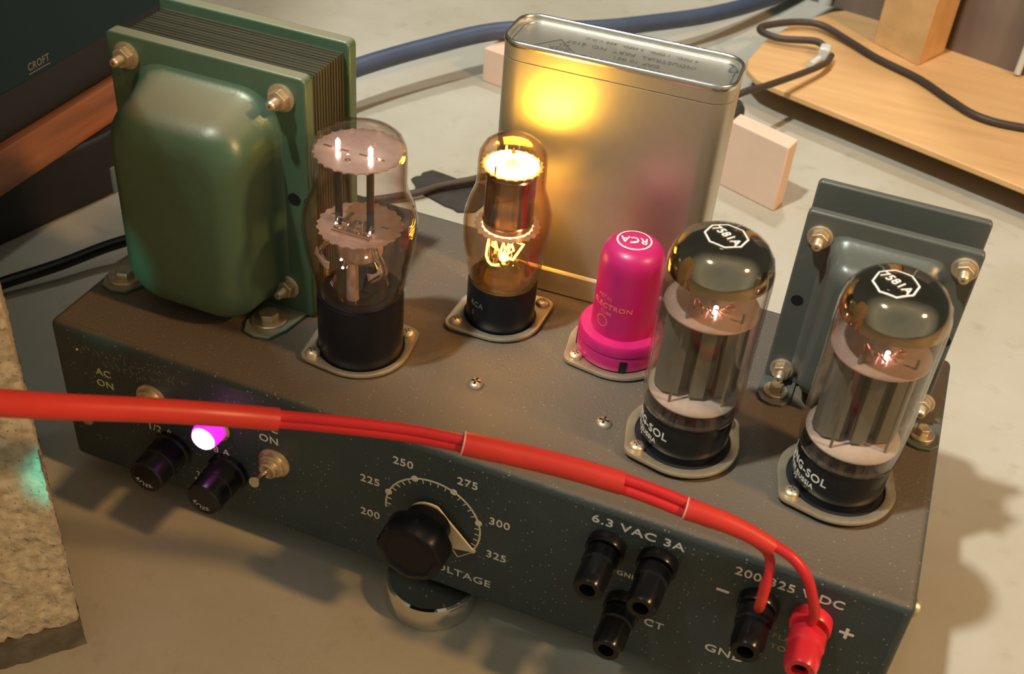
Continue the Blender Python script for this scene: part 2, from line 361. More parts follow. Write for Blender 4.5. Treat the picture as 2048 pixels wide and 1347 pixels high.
# --- power transformer (end bells + laminations)
tr = root('power_transformer', '', '', (49, 65, 0)); del tr['label']; del tr['category']
tr.parent = ps; tr.location = (WL[tr]-WL[ps])*MM; tr['label'] = 'large olive green power transformer with rounded bell cover'
def bell(x0, x1, z0, z1, yf, depth, rc, sgn=-1, topslope=0):
    rings = []
    prof = [(-2.5, 0.0), (-1.6, 0.5), (-0.7, 1.4), (0, 3.2)]
    R = 11.0*depth/26
    prof += [(0.7, depth*0.3), (1.3, depth-R)]
    for k in range(1, 9):
        a = k/8*pi/2; prof.append((1.3 + R*(1-cos(a)), depth - R + R*sin(a)))
    for ins, d in prof:
        fr = d/depth
        rings.append([(px, yf+sgn*d, pz) for px, pz in rrect(x0+ins, x1-ins, z0+ins, z1-ins-topslope*fr, max(rc-ins*0.3, 3), 10)])
    return G().loft(rings, False, True)
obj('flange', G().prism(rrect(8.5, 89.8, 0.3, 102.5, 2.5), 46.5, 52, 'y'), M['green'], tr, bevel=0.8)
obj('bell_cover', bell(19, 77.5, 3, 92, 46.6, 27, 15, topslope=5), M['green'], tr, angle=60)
g = G()
for i in range(27):
    y = 52 + i; e = 0.0 if i % 2 else 0.35
    g.box(11+e, 87.6-e, y, y+1.0, 2+e, 99.5-e)
lam = obj('lamination_stack', g, M['lam'], tr, smooth=False); lam['kind'] = 'stuff'
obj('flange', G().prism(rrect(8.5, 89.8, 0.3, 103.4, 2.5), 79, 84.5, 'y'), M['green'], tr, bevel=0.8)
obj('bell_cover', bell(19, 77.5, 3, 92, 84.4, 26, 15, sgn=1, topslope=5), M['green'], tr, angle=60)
obj('flange_hole', G().lathe([(2.6, 0), (2.6, 0.12), (0.01, 0.12)], (83.6, 46.55, 53.3), 'y', 24), M['hole'], tr)
for x, z in ((16.8, 94.3), (80.3, 93.6), (78.8, 12.6), (17, 12.6)): stud(x, 46.5, z, tr)
for x in (10.5, 75.8):
    y0 = 31
    P = [(x-8, 47), (x-8, y0+1), (x-5.5, y0-4.5), (x, y0-6), (x+5.5, y0-4.5), (x+9, y0+3), (x+11, 47)]
    obj('mounting_foot', G().prism(P, 0, 1.6), M['green'], tr, bevel=0.5)
    footbolt(x, 34.5 if x < 20 else 36.3, 1.6, tr)

# --- choke
ck = root('filter_choke', '', '', (292, 102, 0)); del ck['category']; ck.parent = ps; ck.location = (WL[ck]-WL[ps])*MM
ck['label'] = 'smaller grey filter choke with four bolts and black core'
obj('flange', G().prism(rrect(261.3, 321.6, 1, 76.4, 1.8), 93, 96.6, 'y'), M['greychoke'], ck, bevel=0.8)
obj('bell_cover', bell(272.5, 310.5, 5, 67.5, 93.1, 15, 6, topslope=1), M['greychoke'], ck, angle=60)
g = G()
for i in range(13):
    e = 0.0 if i % 2 else 0.3
    g.box(263+e, 320-e, 96.6+i*1.05, 97.65+i*1.05, 3, 67-e)
o_ = obj('lamination_stack', g, M['blackmatte'], ck, smooth=False); o_['kind'] = 'stuff'
obj('flange', G().prism(rrect(261.3, 322.2, 1, 79.2, 1.8), 110.2, 113.4, 'y'), M['greychoke'], ck, bevel=0.8)
obj('bell_cover', bell(272.5, 310.5, 5, 67.5, 112.9, 15, 6, sgn=1), M['greychoke'], ck, angle=60)
for x in (265.9, 318.9):
    obj('flange_hole', G().lathe([(2.3, 0), (2.3, 0.12), (0.01, 0.12)], (x, 93.05, 38.6), 'y', 24), M['hole'], ck)
for x, z in ((267.6, 67.0), (316.7, 69.2), (267.4, 6.6), (319.6, 9.6)): stud(x, 93, z, ck, 0.88)
for x in (267.5, 322.5):
    P = [(x-6.5, 94), (x-6.5, 82), (x-4, 78), (x, 77), (x+4, 78), (x+6.5, 82), (x+6.5, 94)]
    obj('mounting_foot', G().prism(P, 0, 1.4), M['greychoke'], ck, bevel=0.4)
    footbolt(x, 84.5, 1.4, ck, 0.68)

# --- tinned capacitor can (slightly rotated on the deck)
cc = root('capacitor_can', '', '', (181, 122, 0)); del cc['category']; cc.parent = ps; cc.location = (WL[cc]-WL[ps])*MM
cc['label'] = 'tall tinned oil capacitor can with rounded corners and printed recessed lid'
CA = radians(2.0); CX, CY = 180.6, 122.3
def rot(p):
    x, y = p[0]-CX, p[1]-CY; return (CX+x*cos(CA)-y*sin(CA), CY+x*sin(CA)+y*cos(CA))
def cring(ins, z, r_=8.5): return [(*rot(q), z) for q in rrect(136.4+ins, 224.8-ins, 107.6+ins, 137.0-ins, max(r_-ins, 1.5), 8)]
obj('can_body', G().loft([cring(0.4, 0), cring(-0.5, 0.8), cring(-0.5, 10.6), cring(-0.1, 11.3), cring(0.35, 11.9), cring(0.2, 12.6), cring(0.2, 98.2), cring(0.75, 98.4), cring(0.2, 98.7), cring(0.15, 104)], True, False), M['can'], cc, angle=22)
obj('rolled_rim', G().loft([cring(0.1, 103.6), cring(-0.25, 104.6), cring(-0.1, 105.6), cring(0.4, 106.1), cring(1.0, 105.9), cring(1.35, 105.0), cring(1.5, 103.0)], False, False), M['rim'], cc, angle=80)
obj('lid', G().loft([cring(1.4, 103.8), cring(2.4, 103.4), cring(3.0, 103.3), cring(3.5, 103.5), cring(4.2, 103.3), cring(8, 103.2)], False, True), M['can'], cc, angle=60)
obj('lid_bead', G().loft([cring(2.7, 103.3), cring(2.8, 103.75), cring(3.1, 103.9), cring(3.4, 103.75), cring(3.5, 103.3)], False, False), M['rim'], cc, angle=80)
obj('solder_blob', G().lathe([(1.9, 0), (1.7, 0.9), (0.9, 1.6), (0.01, 1.8)], (*rot((221, 128)), 103.3), 'z', 14), M['darkink'], cc)
g = G()
def capline(txt, x_right, y, size, sx=1.0):
    def fn(a, b, t):
        return (*rot((x_right - a, y - b)), 103.4 + t)
    g.text(txt, size, fn, 0.06, 'LEFT', 0.0, sx)
capline('HUDSON PART NO.', 200, 113.6, 3.6)
capline('CAP 10 001', 195.5, 118.2, 3.4)
capline('INDUSTRIAL  PART  NO  2107', 208, 123.6, 3.5)
capline('4 MFD.  1 MFD.  2 MFD.  600 V.D.C.', 207.5, 129.6, 2.7)
capline('INSP.', 161.5, 116, 3.6)
capline('723', 160.4, 119.6, 2.6)
def seg2(g_, a, b, wd, z0, z1, rt=True):
    a = Vector(a); b = Vector(b); n = (b-a).orthogonal().normalized()*wd/2
    P = [a+n, a-n, b-n, b+n]; g_.prism([rot(q) if rt else tuple(q) for q in P], z0, z1)
for a, b in (((147.5, 113.2), (164.6, 113.2)), ((147.5, 113.2), (156, 123.8)), ((164.6, 113.2), (156, 123.8))): seg2(g, a, b, 0.35, 103.4, 103.46)
obj('lid_printing', g, M['darkink'], cc, smooth=False, fix=False, label='faded dark upside-down lettering and triangle stamp')

# --- tube sockets
def hull(points):
    P = sorted(points)
    def half(P):
        h = []
        for q in P:
            while len(h) > 1 and (h[-1][0]-h[-2][0])*(q[1]-h[-2][1])-(h[-1][1]-h[-2][1])*(q[0]-h[-2][0]) <= 0: h.pop()
            h.append(q)
        return h[:-1]
    return half(P)+half(P[::-1])
def socket(cx, cy, R, hole, ear=18.9, er=4.4, z=1.3, th=0.9):
    a = radians(45); pts = []
    for k in range(72):
        t = 2*pi*k/72; pts.append((R*cos(t), R*sin(t)))
        for s_ in (1, -1): pts.append((s_*ear*cos(a)+er*cos(t), s_*ear*sin(a)+er*sin(t)))
    H = hull(pts); N = 120; outer = []
    for k in range(N):
        t = 2*pi*k/N; d = (cos(t), sin(t)); best = 0
        for i in range(len(H)):
            x1, y1 = H[i]; x2, y2 = H[(i+1) % len(H)]; ex, ey = x2-x1, y2-y1
            den = d[0]*ey-d[1]*ex
            if abs(den) < 1e-9: continue
            s_ = (x1*ey-y1*ex)/den; u_ = (x1*d[1]-y1*d[0])/den
            if s_ > 0 and -1e-6 <= u_ <= 1+1e-6: best = max(best, s_)
        outer.append(best)
    def ring(f_, h): return [(cx+f_(k)*cos(2*pi*k/N), cy+f_(k)*sin(2*pi*k/N), h) for k in range(N)]
    O = lambda e: (lambda k: outer[k]-e)
    I = lambda e: (lambda k: hole+e)
    g = G(); rings = [ring(I(0), z), ring(O(0), z-0.5), ring(O(-0.25), z+th*0.5), ring(O(0.1), z+th+0.1), ring(O(0.9), z+th+0.1), ring(O(1.4), z+th-0.1), ring(I(0.5), z+th-0.1), ring(I(0), z+th-0.4)]
    n = N; v = [p for r_ in rings for p in r_]; m = len(rings)
    g.add(v, [(i*n+k, i*n+(k+1) % n, ((i+1) % m)*n+(k+1) % n, ((i+1) % m)*n+k) for i in range(m) for k in range(n)])
    s = obj('tube_socket', g, M['plate'], ps, org=(cx, cy, 0), angle=50, label='zinc leaf-shaped socket plate with two screws')
    obj('socket_wafer', G().lathe([(R-1.2, 0), (R-1.2, z-0.2), (0.01, z-0.2)], (cx, cy, 0), seg=48), M['blackmatte'], s)
    for s_ in (1, -1):
        x, y = cx+s_*ear*cos(a)*1.0, cy+s_*ear*sin(a)
        obj('screw', G().lathe([(2.9, 0), (2.95, 0.5), (2.5, 1.3), (1.6, 1.8), (0.01, 2.0)], (x, y, z+th-0.1), seg=20), M['brass'], s)
        c = G(); zz = z+th+1.5
        for dx, dy in ((1.25, 0.22), (0.22, 1.25)): c.prism([(x-dx, y-dy), (x+dx, y-dy), (x+dx, y+dy), (x-dx, y+dy)], zz-0.5, zz+0.36)
        obj('screw_slot', c, M['hole'], s, smooth=False)
T1 = (114.6, 38.8); T2 = (155.0, 81.7); T3 = (204.9, 82.6); T4 = (241.7, 42.5); T5 = (296.6, 44.4)
socket(*T1, 19.2, 16.8); socket(*T2, 17.6, 14.6); socket(*T3, 19.6, 16.0); socket(*T4, 20.4, 17.2, z=2.6); socket(*T5, 20.4, 17.2, z=2.6)

# --- side screws and small front screws
for y, z in ((8, -7), (126, -18)):
    obj('side_screw', G().lathe([(3.2, 0), (3.2, 0.6), (2.4, 1.8), (0.01, 2.3)], (330, y, z), 'x', 20), M['brass'], ps)
obj('panel_screw', G().lathe([(2.6, 0), (2.5, 1.0), (1.5, 1.8), (0.01, 2.0)], (10.3, 0, -47.5), 'y', 20), M['brass'], ps)
obj('paint_chip', G().lathe([(0.5, 0), (0.4, 0.25), (0.01, 0.3)], (11.5, 0, -10.5), 'y', 10), M['logowhite'], ps)

# --- front panel lettering
def ptext(g_, txt, x, z, size, rotd=0, sx=1.05, bold=0.03, thick=0.10, al='CENTER', m='ink', label=None):
    c, s_ = cos(radians(rotd)), sin(radians(rotd)); g_ = G()
    g_.text(txt, size, lambda a, b, t: (x+a*c-b*s_, -0.02-t, z+a*s_+b*c), thick, al, bold, sx)
    obj('panel_lettering', g_, M[m], ps, smooth=False, fix=False, label=label, org=(x, 0, z))
g = G()
for t, x, z in (('DC', 96.2, -17.4), ('ON', 95.7, -23.5)): ptext(g, t, x, z, 5.0)
ptext(g, '3/8 A', 71.6, -38.9, 4.6)
for t, x, z in (('200', 138.3, -44.0), ('225', 138.3, -26.4), ('250', 151.5, -11.7), ('275', 176.7, -11.2), ('300', 189.9, -25.7), ('325', 189.9, -43.2)): ptext(g, t, x, z, 5.0)
ptext(g, 'VOLTAGE', 175.4, -59.8, 5.0, sx=1.15)
ptext(g, '6.3 VAC 3A', 239, -7.0, 5.0, sx=1.25)
ptext(g, 'CT', 251.2, -49.2, 5.0, sx=1.1)
ptext(g, '200-325 V DC', 291.3, -8.8, 5.2, sx=1.1)
ptext(g, 'GND', 277.6, -51.0, 5.2, sx=1.2)
ptext(g, 'GND', 238.5, -29.0, 3.2)
ptext(g, '3AG', 64.2, -55.5, 3.6, 18); ptext(g, 'SLO', 62.8, -59.5, 3.6, 18)
obj('polarity_mark', G().box(268.9, 273.3, -0.12, 0.02, -20.8, -19.8), M['ink'], ps, smooth=False)
obj('polarity_mark', G().prism([(310.6, -20.9), (312.4, -20.9), (312.4, -22.9), (313.5, -22.9), (313.5, -20.9), (315.4, -20.9), (315.4, -19.9), (313.5, -19.9), (313.5, -18.0), (312.4, -18.0), (312.4, -19.9), (310.6, -19.9)], 0.02, -0.12, 'y'), M['ink'], ps, smooth=False)
for t, x, z in (('AC', 22.3, -18.6), ('ON', 22.3, -24.4), ('1/2 A', 45.6, -38.9)): ptext(g, t, x, z, 4.7, m='inkyg', label='yellow-green tinted lettering')
for t, x, z in (('FLA', 294.2, -33), ('TO', 294, -38.6)): ptext(g, t, x, z, 3.6, m='faintink', label='faint ghost reflection painted as lettering by red post')  # a ghost reflection on the panel, drawn in faint ink
# pencil scribble
g = G(); random.seed(4)
for row, (x0, z0, n) in enumerate(((13, -8.5, 17), (24, -13.5, 9))):
    for k in range(n):
        x = x0 + k*3.0; z = z0 - 0.02*k
        for j in range(3):
            a = (x+random.uniform(-1.1, 1.1), z+random.uniform(-1.4, 1.4)); b = (a[0]+random.uniform(-1.4, 1.4), a[1]+random.uniform(-1.8, 1.8))
            d = Vector((b[0]-a[0], b[1]-a[1])); nn = d.orthogonal().normalized()*0.13
            g.prism([(a[0]+nn.x, a[1]+nn.y), (a[0]-nn.x, a[1]-nn.y), (b[0]-nn.x, b[1]-nn.y), (b[0]+nn.x, b[1]+nn.y)], 0, -0.06, 'y')
obj('scratched_scribble', g, M['scratch'], ps, smooth=False, label='faint illegible handwriting scratched at the panel corner')

# --- voltage dial
DX, DZ, DR = 163.9, -34.9, 19.0
g = G()
A0, A1 = 163.0, -29.5; n = 90
inn = []; out = []
for k in range(n+1):
    a = radians(A0+(A1-A0)*k/n); inn.append((DX+(DR-0.32)*cos(a), DZ+(DR-0.32)*sin(a))); out.append((DX+(DR+0.32)*cos(a), DZ+(DR+0.32)*sin(a)))
for k in range(n): g.prism([inn[k], out[k], out[k+1], inn[k+1]], 0.02, -0.10, 'y')
for i in range(5):
    a = radians(161.3-47.74*i*1.0 + 0.0) if False else radians([161.3, 113.6, 65.8, 18.1, -29.7][i])
    g.prism([(DX+DR*cos(a)+1.35*cos(t), DZ+DR*sin(a)+1.35*sin(t)) for t in [2*pi*k/20 for k in range(20)]], 0.02, -0.14, 'y')
a_ = radians(186)
for k in range(-2, 21):
    if k % 5 == 0: continue
    a = radians(161.3 - 47.75*(k)/5)
    if a > radians(185): continue
    c, s_ = cos(a), sin(a); w_ = 0.16
    g.prism([(DX+(DR-2.1)*c-w_*s_, DZ+(DR-2.1)*s_+w_*c), (DX+(DR-2.1)*c+w_*s_, DZ+(DR-2.1)*s_-w_*c), (DX+DR*c+w_*s_, DZ+DR*s_-w_*c), (DX+DR*c-w_*s_, DZ+DR*s_+w_*c)], 0.02, -0.10, 'y')
for k in range(14):
    a = radians(163+ 1.7*k); b = radians(163+1.7*(k+1))
    g.prism([(DX+(DR-.32)*cos(a), DZ+(DR-.32)*sin(a)), (DX+(DR+.32)*cos(a), DZ+(DR+.32)*sin(a)), (DX+(DR+.32)*cos(b), DZ+(DR+.32)*sin(b)), (DX+(DR-.32)*cos(b), DZ+(DR-.32)*sin(b))], 0.02, -0.10, 'y')
def pseg(a, b, wd):
    a = Vector(a); b = Vector(b); q = (b-a).orthogonal().normalized()*wd/2
    g.prism([tuple(a+q), tuple(a-q), tuple(b-q), tuple(b+q)], 0.02, -0.1, 'y')
pseg((172.5, -47.6), (174.8, -50.7), 0.35); pseg((174.8, -50.7), (180.2, -45.6), 0.35)
obj('dial_scale', g, M['cream'], ps, smooth=False, fix=True, label='cream printed dial arc from 200 to 325')
kn = obj('voltage_knob', G().lathe([(9.0, 2.2), (9.2, 9.0), (12.9, 9.6), (13.4, 10.6), (13.1, 18.2), (12.2, 19.6), (10.0, 20.2), (9.2, 19.4), (0.01, 19.2)], (DX-0.6, 0, DZ-0.3), 'y', 160,
         rf=lambda t, h: 1.0 if h < 9.3 else 1.0-0.05*(0.5-0.5*cos(8*t))), M['bake'], ps, org=(DX, 0, DZ), angle=40, label='black fluted bakelite voltage knob')
P = []
for k in range(33):
    a = radians(-60 + 330 - 330*k/32) if False else radians(-52 - (-52-(-20))*0 + k*(312)/32)
    P.append((DX+8.6*cos(a), DZ+1.0+8.6*sin(a)))
tip = (DX+18.3*cos(radians(-22.5)), DZ+18.3*sin(radians(-22.5)))
P2 = [(DX+8.9*cos(radians(a)), DZ+0.6+8.9*sin(radians(a))) for a in range(70, 330, 8)][::1]
P2 = P2 + [(172.4, -44.6), (181.2, -42.6), (181.3, -41.6), (170.9, -30.6)]
obj('pointer', G().prism(P2, -1.6, -2.3, 'y'), M['pointer'], kn, smooth=False, label='cream flat pointer flange')

# --- toggle switches
def toggle(x, z, label):
    t = obj('toggle_switch', G().lathe([(6.6, 0), (6.6, 0.8), (5.9, 1.1), (5.3, 1.2), (5.2, 2.9), (4.6, 3.3), (3.7, 3.3), (3.6, 5.6), (3.0, 6.0), (2.2, 5.6)], (x, 0, z), 'y', 40), M['brass'], ps, org=(x, 0, z), label=label)
    obj('lever', G().tube([(x, -4, z), (x+0.3, -9, z+1.6), (x+0.6, -13.5, z+3.0), (x+0.7, -15.5, z+3.6)], lambda q: 1.15+0.95*q, 16, 4), M['nickel'], t)
    return t
toggle(44.0, -23.0, 'AC toggle switch with round bushing'); toggle(97.6, -34.5, 'DC toggle switch with silver lever')
# --- fuse holders
def fuse(x, z):
    fh = obj('fuse_holder', G().lathe([(8.6, 0), (8.6, 2.0), (7.7, 2.6), (7.6, 10), (7.3, 10.4), (7.3, 17.4), (6.7, 18.3), (5.9, 18.3), (5.6, 17.9), (0.01, 17.9)], (x, 0, z), 'y', 48,
             rf=lambda t, h: 1.0-0.02*(cos(24*t) > 0)*(10.3 < h < 17.5)), M['black'], ps, org=(x, 0, z), angle=30, label='black screw-in fuse holder')
    g = G()
    def fn(a, b, t):
        th = -pi/2 - 0.35 + a/4.3; r_ = 4.3 + b; return (x+r_*cos(th), -17.92-t, z+r_*sin(th))
    g.text('FUSE', 2.6, fn, 0.06, 'CENTER', 0.0, 1.3)
    obj('cap_lettering', g, M['ink'], fh, smooth=False, fix=False)
fuse(50.6, -47.2); fuse(76.3, -48.2)
# --- neon indicator
nx, nz = 72.3, -25.5
ne = obj('indicator_lamp', G().lathe([(7.2, 0), (7.2, 1.6), (6.4, 2.4), (5.6, 2.4)], (nx, 0, nz), 'y', 40), M['nickel'], ps, org=(nx, 0, nz), label='glowing magenta pilot lamp jewel')
obj('jewel', G().lathe([(5.7, 2.2), (5.7, 6.6), (5.2, 8.4), (3.6, 9.9), (0.01, 10.4)], (nx, 0, nz), 'y', 14), M['jewel'], ne, smooth=False)
obj('lit_core', G().lathe([(5.0, 8.6), (4.4, 9.8), (2.8, 10.7), (0.01, 10.9)], (nx+0.3, 0, nz+0.2), 'y', 20), M['jewelcore'], ne)
# --- binding posts
def post(x, z, L=22, m='black', name_label='black binding post', gap=0):
    b = obj('binding_post', G().lathe([(7.0, 0), (7.0, 3.6), (6.5, 4.4), (3.0, 4.4), (3.0, 5.2+gap)], (x, 0, z), 'y', 40), M[m], ps, org=(x, 0, z), label=name_label)
    s0 = 4.8+gap
    obj('cap', G().lathe([(5.6, s0), (6.1, s0+0.6), (6.1, s0+5.5), (5.6, s0+6.2), (5.7, L-4.2), (5.2, L-1.0), (4.7, L), (2.8, L), (2.6, L-3), (0.01, L-3)], (x, 0, z), 'y', 48,
        rf=lambda t, h: 1.0-(0.06*(0.5-0.5*cos(6*t)) if (s0+5.9 < h < L-2 and True) else 0.0)), M[m], b, angle=30)
    obj('socket_hole', G().lathe([(2.75, L-2.6), (0.01, L-2.6)], (x, 0, z), 'y', 24), M['hole'], b)
    return b
post(229.6, -17.4); post(248.0, -17.0); post(239.6, -44.0, 22)
post(283.6, -20.0, 22, 'black', 'black negative binding post'); post(301.2, -19.6, 22, 'redplastic', 'glossy red positive binding post', 1.6)

# ------------------------------------------------------------------ vacuum tubes
def shell(prof, th=0.8):
    """double-walled bulb from an outer profile (r,h) bottom -> top, last r = 0.01"""
    inner = [(max(r_-th, 0.01), h-(th if r_ < prof[0][0]*0.6 else 0)) for r_, h in prof]
    return prof, inner
def bulb(prof, c, m, parent, th=0.7, seg=72):
    g = G(); o_, i_ = shell(prof, th)
    g.lathe([(0.01, o_[0][1])] + o_, (*c, 0), seg=seg); g.lathe([(0.01, o_[0][1]+0.6)] + i_, (*c, 0), seg=seg)
    return obj('glass_bulb', g, m, parent, angle=80)
def disc(c, r_, z, th=0.5, teeth=0, td=0.6, seg=144):
    rf = (lambda t, h: 1+td/r_*(1 if (t*teeth/(2*pi)) % 1 < 0.35 else 0)) if teeth else None
    return G().lathe([(0.01, z), (r_-0.01, z), (r_, z+th*0.5), (r_-0.01, z+th), (0.01, z+th)], (*c, 0), seg=seg, rf=rf)
def wraptext(g, c, r_, txt, size, z, ang, sx=1.0, bold=0.0, al='LEFT'):
    def fn(a, b, t):
        th = ang + a/r_; return (c[0]+(r_+0.05+t)*cos(th), c[1]+(r_+0.05+t)*sin(th), z+b)
    g.text(txt, size, fn, 0.06, al, bold, sx)

# tube 1: tall shouldered triode with two dark plates
v1 = root('vacuum_tube', 'tall clear shouldered vacuum tube on black base beside green transformer', 'vacuum tube', (*T1, 2), 'vacuum tubes on the chassis')
obj('base', G().lathe([(15.6, 1.0), (16.1, 1.6), (16.15, 26.0), (15.9, 27.4), (14.8, 27.6), (0.01, 27.6)], (*T1, 0), seg=64), M['bake'], v1)
bulb([(15.0, 27.2), (15.7, 28.4), (16.6, 32), (18.4, 40), (19.9, 49), (20.6, 56), (20.5, 60), (19.6, 64), (17.9, 68), (16.9, 70.5), (16.5, 73), (16.5, 84), (16.2, 87), (14.8, 90.2), (12.0, 92.4), (8.0, 93.7), (4, 94.2), (0.01, 94.3)], T1, M['glasssmoke'], v1)
obj('upper_mica', disc(T1, 15.3, 85.6, 0.4, 26, 0.6), M['mica'], v1, smooth=False)
obj('lower_mica', disc(T1, 14.8, 55.8, 0.4, 24, 0.7), M['mica'], v1, smooth=False)
for dx in (-7.0, 5.4):
    obj('anode_plate', G().lathe([(1.35, 47), (1.35, 85.6)], (T1[0]+dx, T1[1]-2.5, 0), seg=10), M['blackanode'], v1, smooth=False, label='narrow black plate')
    obj('hot_cathode_tip', G().lathe([(0.01, 85.9), (0.75, 86.2), (0.85, 89.0), (0.01, 90.2)], (T1[0]+dx, T1[1]-2.2, 0), seg=12), M['heater'], v1, label='glowing white cathode tip')
for dx, dy, z_ in ((-2.5, -6, 51), (2.5, -5, 50), (-4, -7, 43.5), (-3.2, -7.4, 40.5), (5.5, -6, 47), (-6.8, -5, 57), (6.6, -5, 57), (0.5, -7, 53), (-5.5, -7, 50)):  # added glowing blobs that make the wires look brighter
    obj('added_glow_spot', G().lathe([(0.01, 0), (0.55, 0.5), (0.01, 1.3)], (T1[0]+dx, T1[1]+dy, z_), seg=8), M['heater'], v1)
g = G()
for dx, dz in ((-7.5, 0), (6.2, 0)):
    for s_ in (-1, 1): g.box(T1[0]+dx+s_*3.1-1.6, T1[0]+dx+s_*3.1+1.6, T1[1]-3.2, T1[1]-2.5, 86, 86.5)
    for s_ in (-1, 1): g.box(T1[0]+dx+s_*3.0-1.3, T1[0]+dx+s_*3.0+1.3, T1[1]+1.0, T1[1]+1.8, 56.2, 56.8)
g.lathe([(1.0, 86), (1.0, 86.4), (0.5, 86.4), (0.5, 86)], (T1[0]-0.2, T1[1]-8, 0), seg=16, closed=True)
g.box(T1[0]-7, T1[0]+8, T1[1]-7.2, T1[1]-6.2, 56.3, 57.3); g.box(T1[0]-7, T1[0]+8, T1[1]-8.8, T1[1]-8.2, 56.3, 56.9)
g.box(T1[0]-4, T1[0]-2.4, T1[1]-6, T1[1]+1, 56.3, 59.8); g.box(T1[0]-1.6, T1[0]+3.8, T1[1]-3, T1[1]-1, 56.3, 58.4)
for k in range(9):
    x = T1[0]-6+k*1.7; g.tube([(x, T1[1]-6.5, 57), (x+random.uniform(-1, 1), T1[1]-4, 60+random.uniform(-2, 1)), (x+random.uniform(-2, 2), T1[1]-1, 57)], 0.22, 6, 3)
obj('tab_wires', g, M['nickel'], v1, kind='stuff')
random.seed(12); g = G()
for k in range(26):
    a = random.uniform(0, 2*pi); r1 = random.uniform(1, 8); r2 = random.uniform(2, 9)
    g.tube([(T1[0]+r1*cos(a), T1[1]+r1*sin(a), 55.5), (T1[0]+(r1+r2)/2*cos(a+0.5)+random.uniform(-2, 2), T1[1]+(r1+r2)/2*sin(a+0.5), 50+random.uniform(-3, 3)), (T1[0]+r2*cos(a+0.9), T1[1]+r2*sin(a+0.9), 43+random.uniform(-3, 3))], 0.3, 6, 4)
for s_ in (-1, 1):
    for q in (0, 1):
        g.tube([(T1[0]+s_*(7+q), T1[1]-3-q*4, 55), (T1[0]+s_*(9+q), T1[1]-4-q*4, 50), (T1[0]+s_*(12+q*0.6), T1[1]-5-q*3, 46), (T1[0]+s_*(13-q), T1[1]-5-q*3, 42), (T1[0]+s_*(10-q), T1[1]-5-q*3, 39)], 0.55, 8, 5)
obj('support_wires', g, M['nickel'], v1, kind='stuff')
for s_ in (-1, 1):
    g = G().prism([(T1[0]+s_*8, 40), (T1[0]+s_*13.4, 45.5), (T1[0]+s_*12.6, 48.5), (T1[0]+s_*11.6, 45), (T1[0]+s_*9.5, 43.2), (T1[0]+s_*7.6, 43.0)], T1[1]-9.5, T1[1]-8.9, 'y')
    obj('getter_clip', g, M['micapale'], v1, smooth=False)
obj('stem_dome', G().lathe([(11, 28.5), (10.4, 31), (8.8, 36), (6.6, 40), (4.6, 43), (3.2, 45)], (*T1, 0), seg=40), M['glasssmoke'], v1)
obj('exhaust_stem', G().lathe([(2.4, 28.2), (2.2, 30), (2.1, 42), (1.6, 44), (0.01, 44.5)], (T1[0]+0.2, T1[1]-6.5, 0), seg=24), M['mica'], v1)
g = G()
g.lathe([(8, 44.5), (8.3, 45.5), (8.3, 51), (8, 51.6)], (*T1, 0), seg=40)
obj('shield_cup', g, M['mica'], v1)

# tube 2: gas regulator with glowing ring
v2 = root('vacuum_tube', 'glowing amber gas regulator tube with white-hot ring in front of tin can', 'vacuum tube', (*T2, 2), 'vacuum tubes on the chassis')
obj('base', G().lathe([(13.2, 1.0), (13.7, 1.6), (13.75, 18.6), (13.4, 19.9), (0.01, 20)], (*T2, 0), seg=64), M['bake'], v2)
bulb([(12.6, 19.8), (13.4, 20.8), (14.2, 24), (15.6, 31), (16.6, 39), (16.9, 46), (16.5, 51), (14.9, 56), (13.4, 60), (12.9, 63), (12.8, 72), (12.4, 75), (10.8, 78), (8.2, 80), (4.5, 81.2), (0.01, 81.6)], T2, M['glassamber'], v2)
obj('cathode_cylinder', G().lathe([(9.5, 44.5), (9.5, 46.5), (9.9, 47.0), (9.5, 47.5), (9.4, 66.5), (9.8, 67.0), (9.4, 67.5), (9.3, 69.6), (8.9, 69.6), (8.9, 44.5)], (*T2, 0), seg=64, closed=True), M['cathode'], v2)
obj('upper_mica', G().lathe([(2.0, 69.7), (11.2, 69.7), (11.2, 70.1), (2.0, 70.1)], (*T2, 0), seg=144, closed=True, rf=lambda t, h: 1+0.05*((t*22/(2*pi)) % 1 < 0.4)), M['mica'], v2, smooth=False)
obj('glow_ring', G().lathe([(3.1, 70.2), (9.9, 70.2), (9.8, 70.7), (7, 70.9), (3.1, 70.7)], (*T2, 0), seg=64, closed=True), M['glow'], v2, label='white-hot glowing ring of gas')
obj('centre_pin', G().lathe([(0.5, 70), (0.5, 75), (0.9, 75.2), (0.3, 77), (0.01, 77.2)], (*T2, 0), seg=14), M['copper'], v2)
obj('centre_eyelet', G().lathe([(3.0, 70.2), (2.6, 71.0), (0.4, 70.9)], (*T2, 0), seg=24), M['glowdim'], v2)
for a in (0.4, 2.2, 4.4): obj('mica_post', G().tube([(T2[0]+9.8*cos(a), T2[1]+9.8*sin(a), 70), (T2[0]+9.8*cos(a), T2[1]+9.8*sin(a), 73)], 0.5, 8, 0), M['copper'], v2)
obj('lower_mica', G().lathe([(9.6, 43.8), (12.2, 43.8), (12.2, 44.2), (9.6, 44.2)], (*T2, 0), seg=144, closed=True, rf=lambda t, h: 1+0.05*((t*22/(2*pi)) % 1 < 0.4)), M['mica'], v2, smooth=False)
obj('lower_glow', G().lathe([(8.2, 43.2), (9.5, 43.2), (9.5, 43.9), (8.2, 43.9)], (*T2, 0), seg=64, closed=True), M['glow'], v2, label='bright yellow glow at the cylinder mouth')
random.seed(3); g = G()
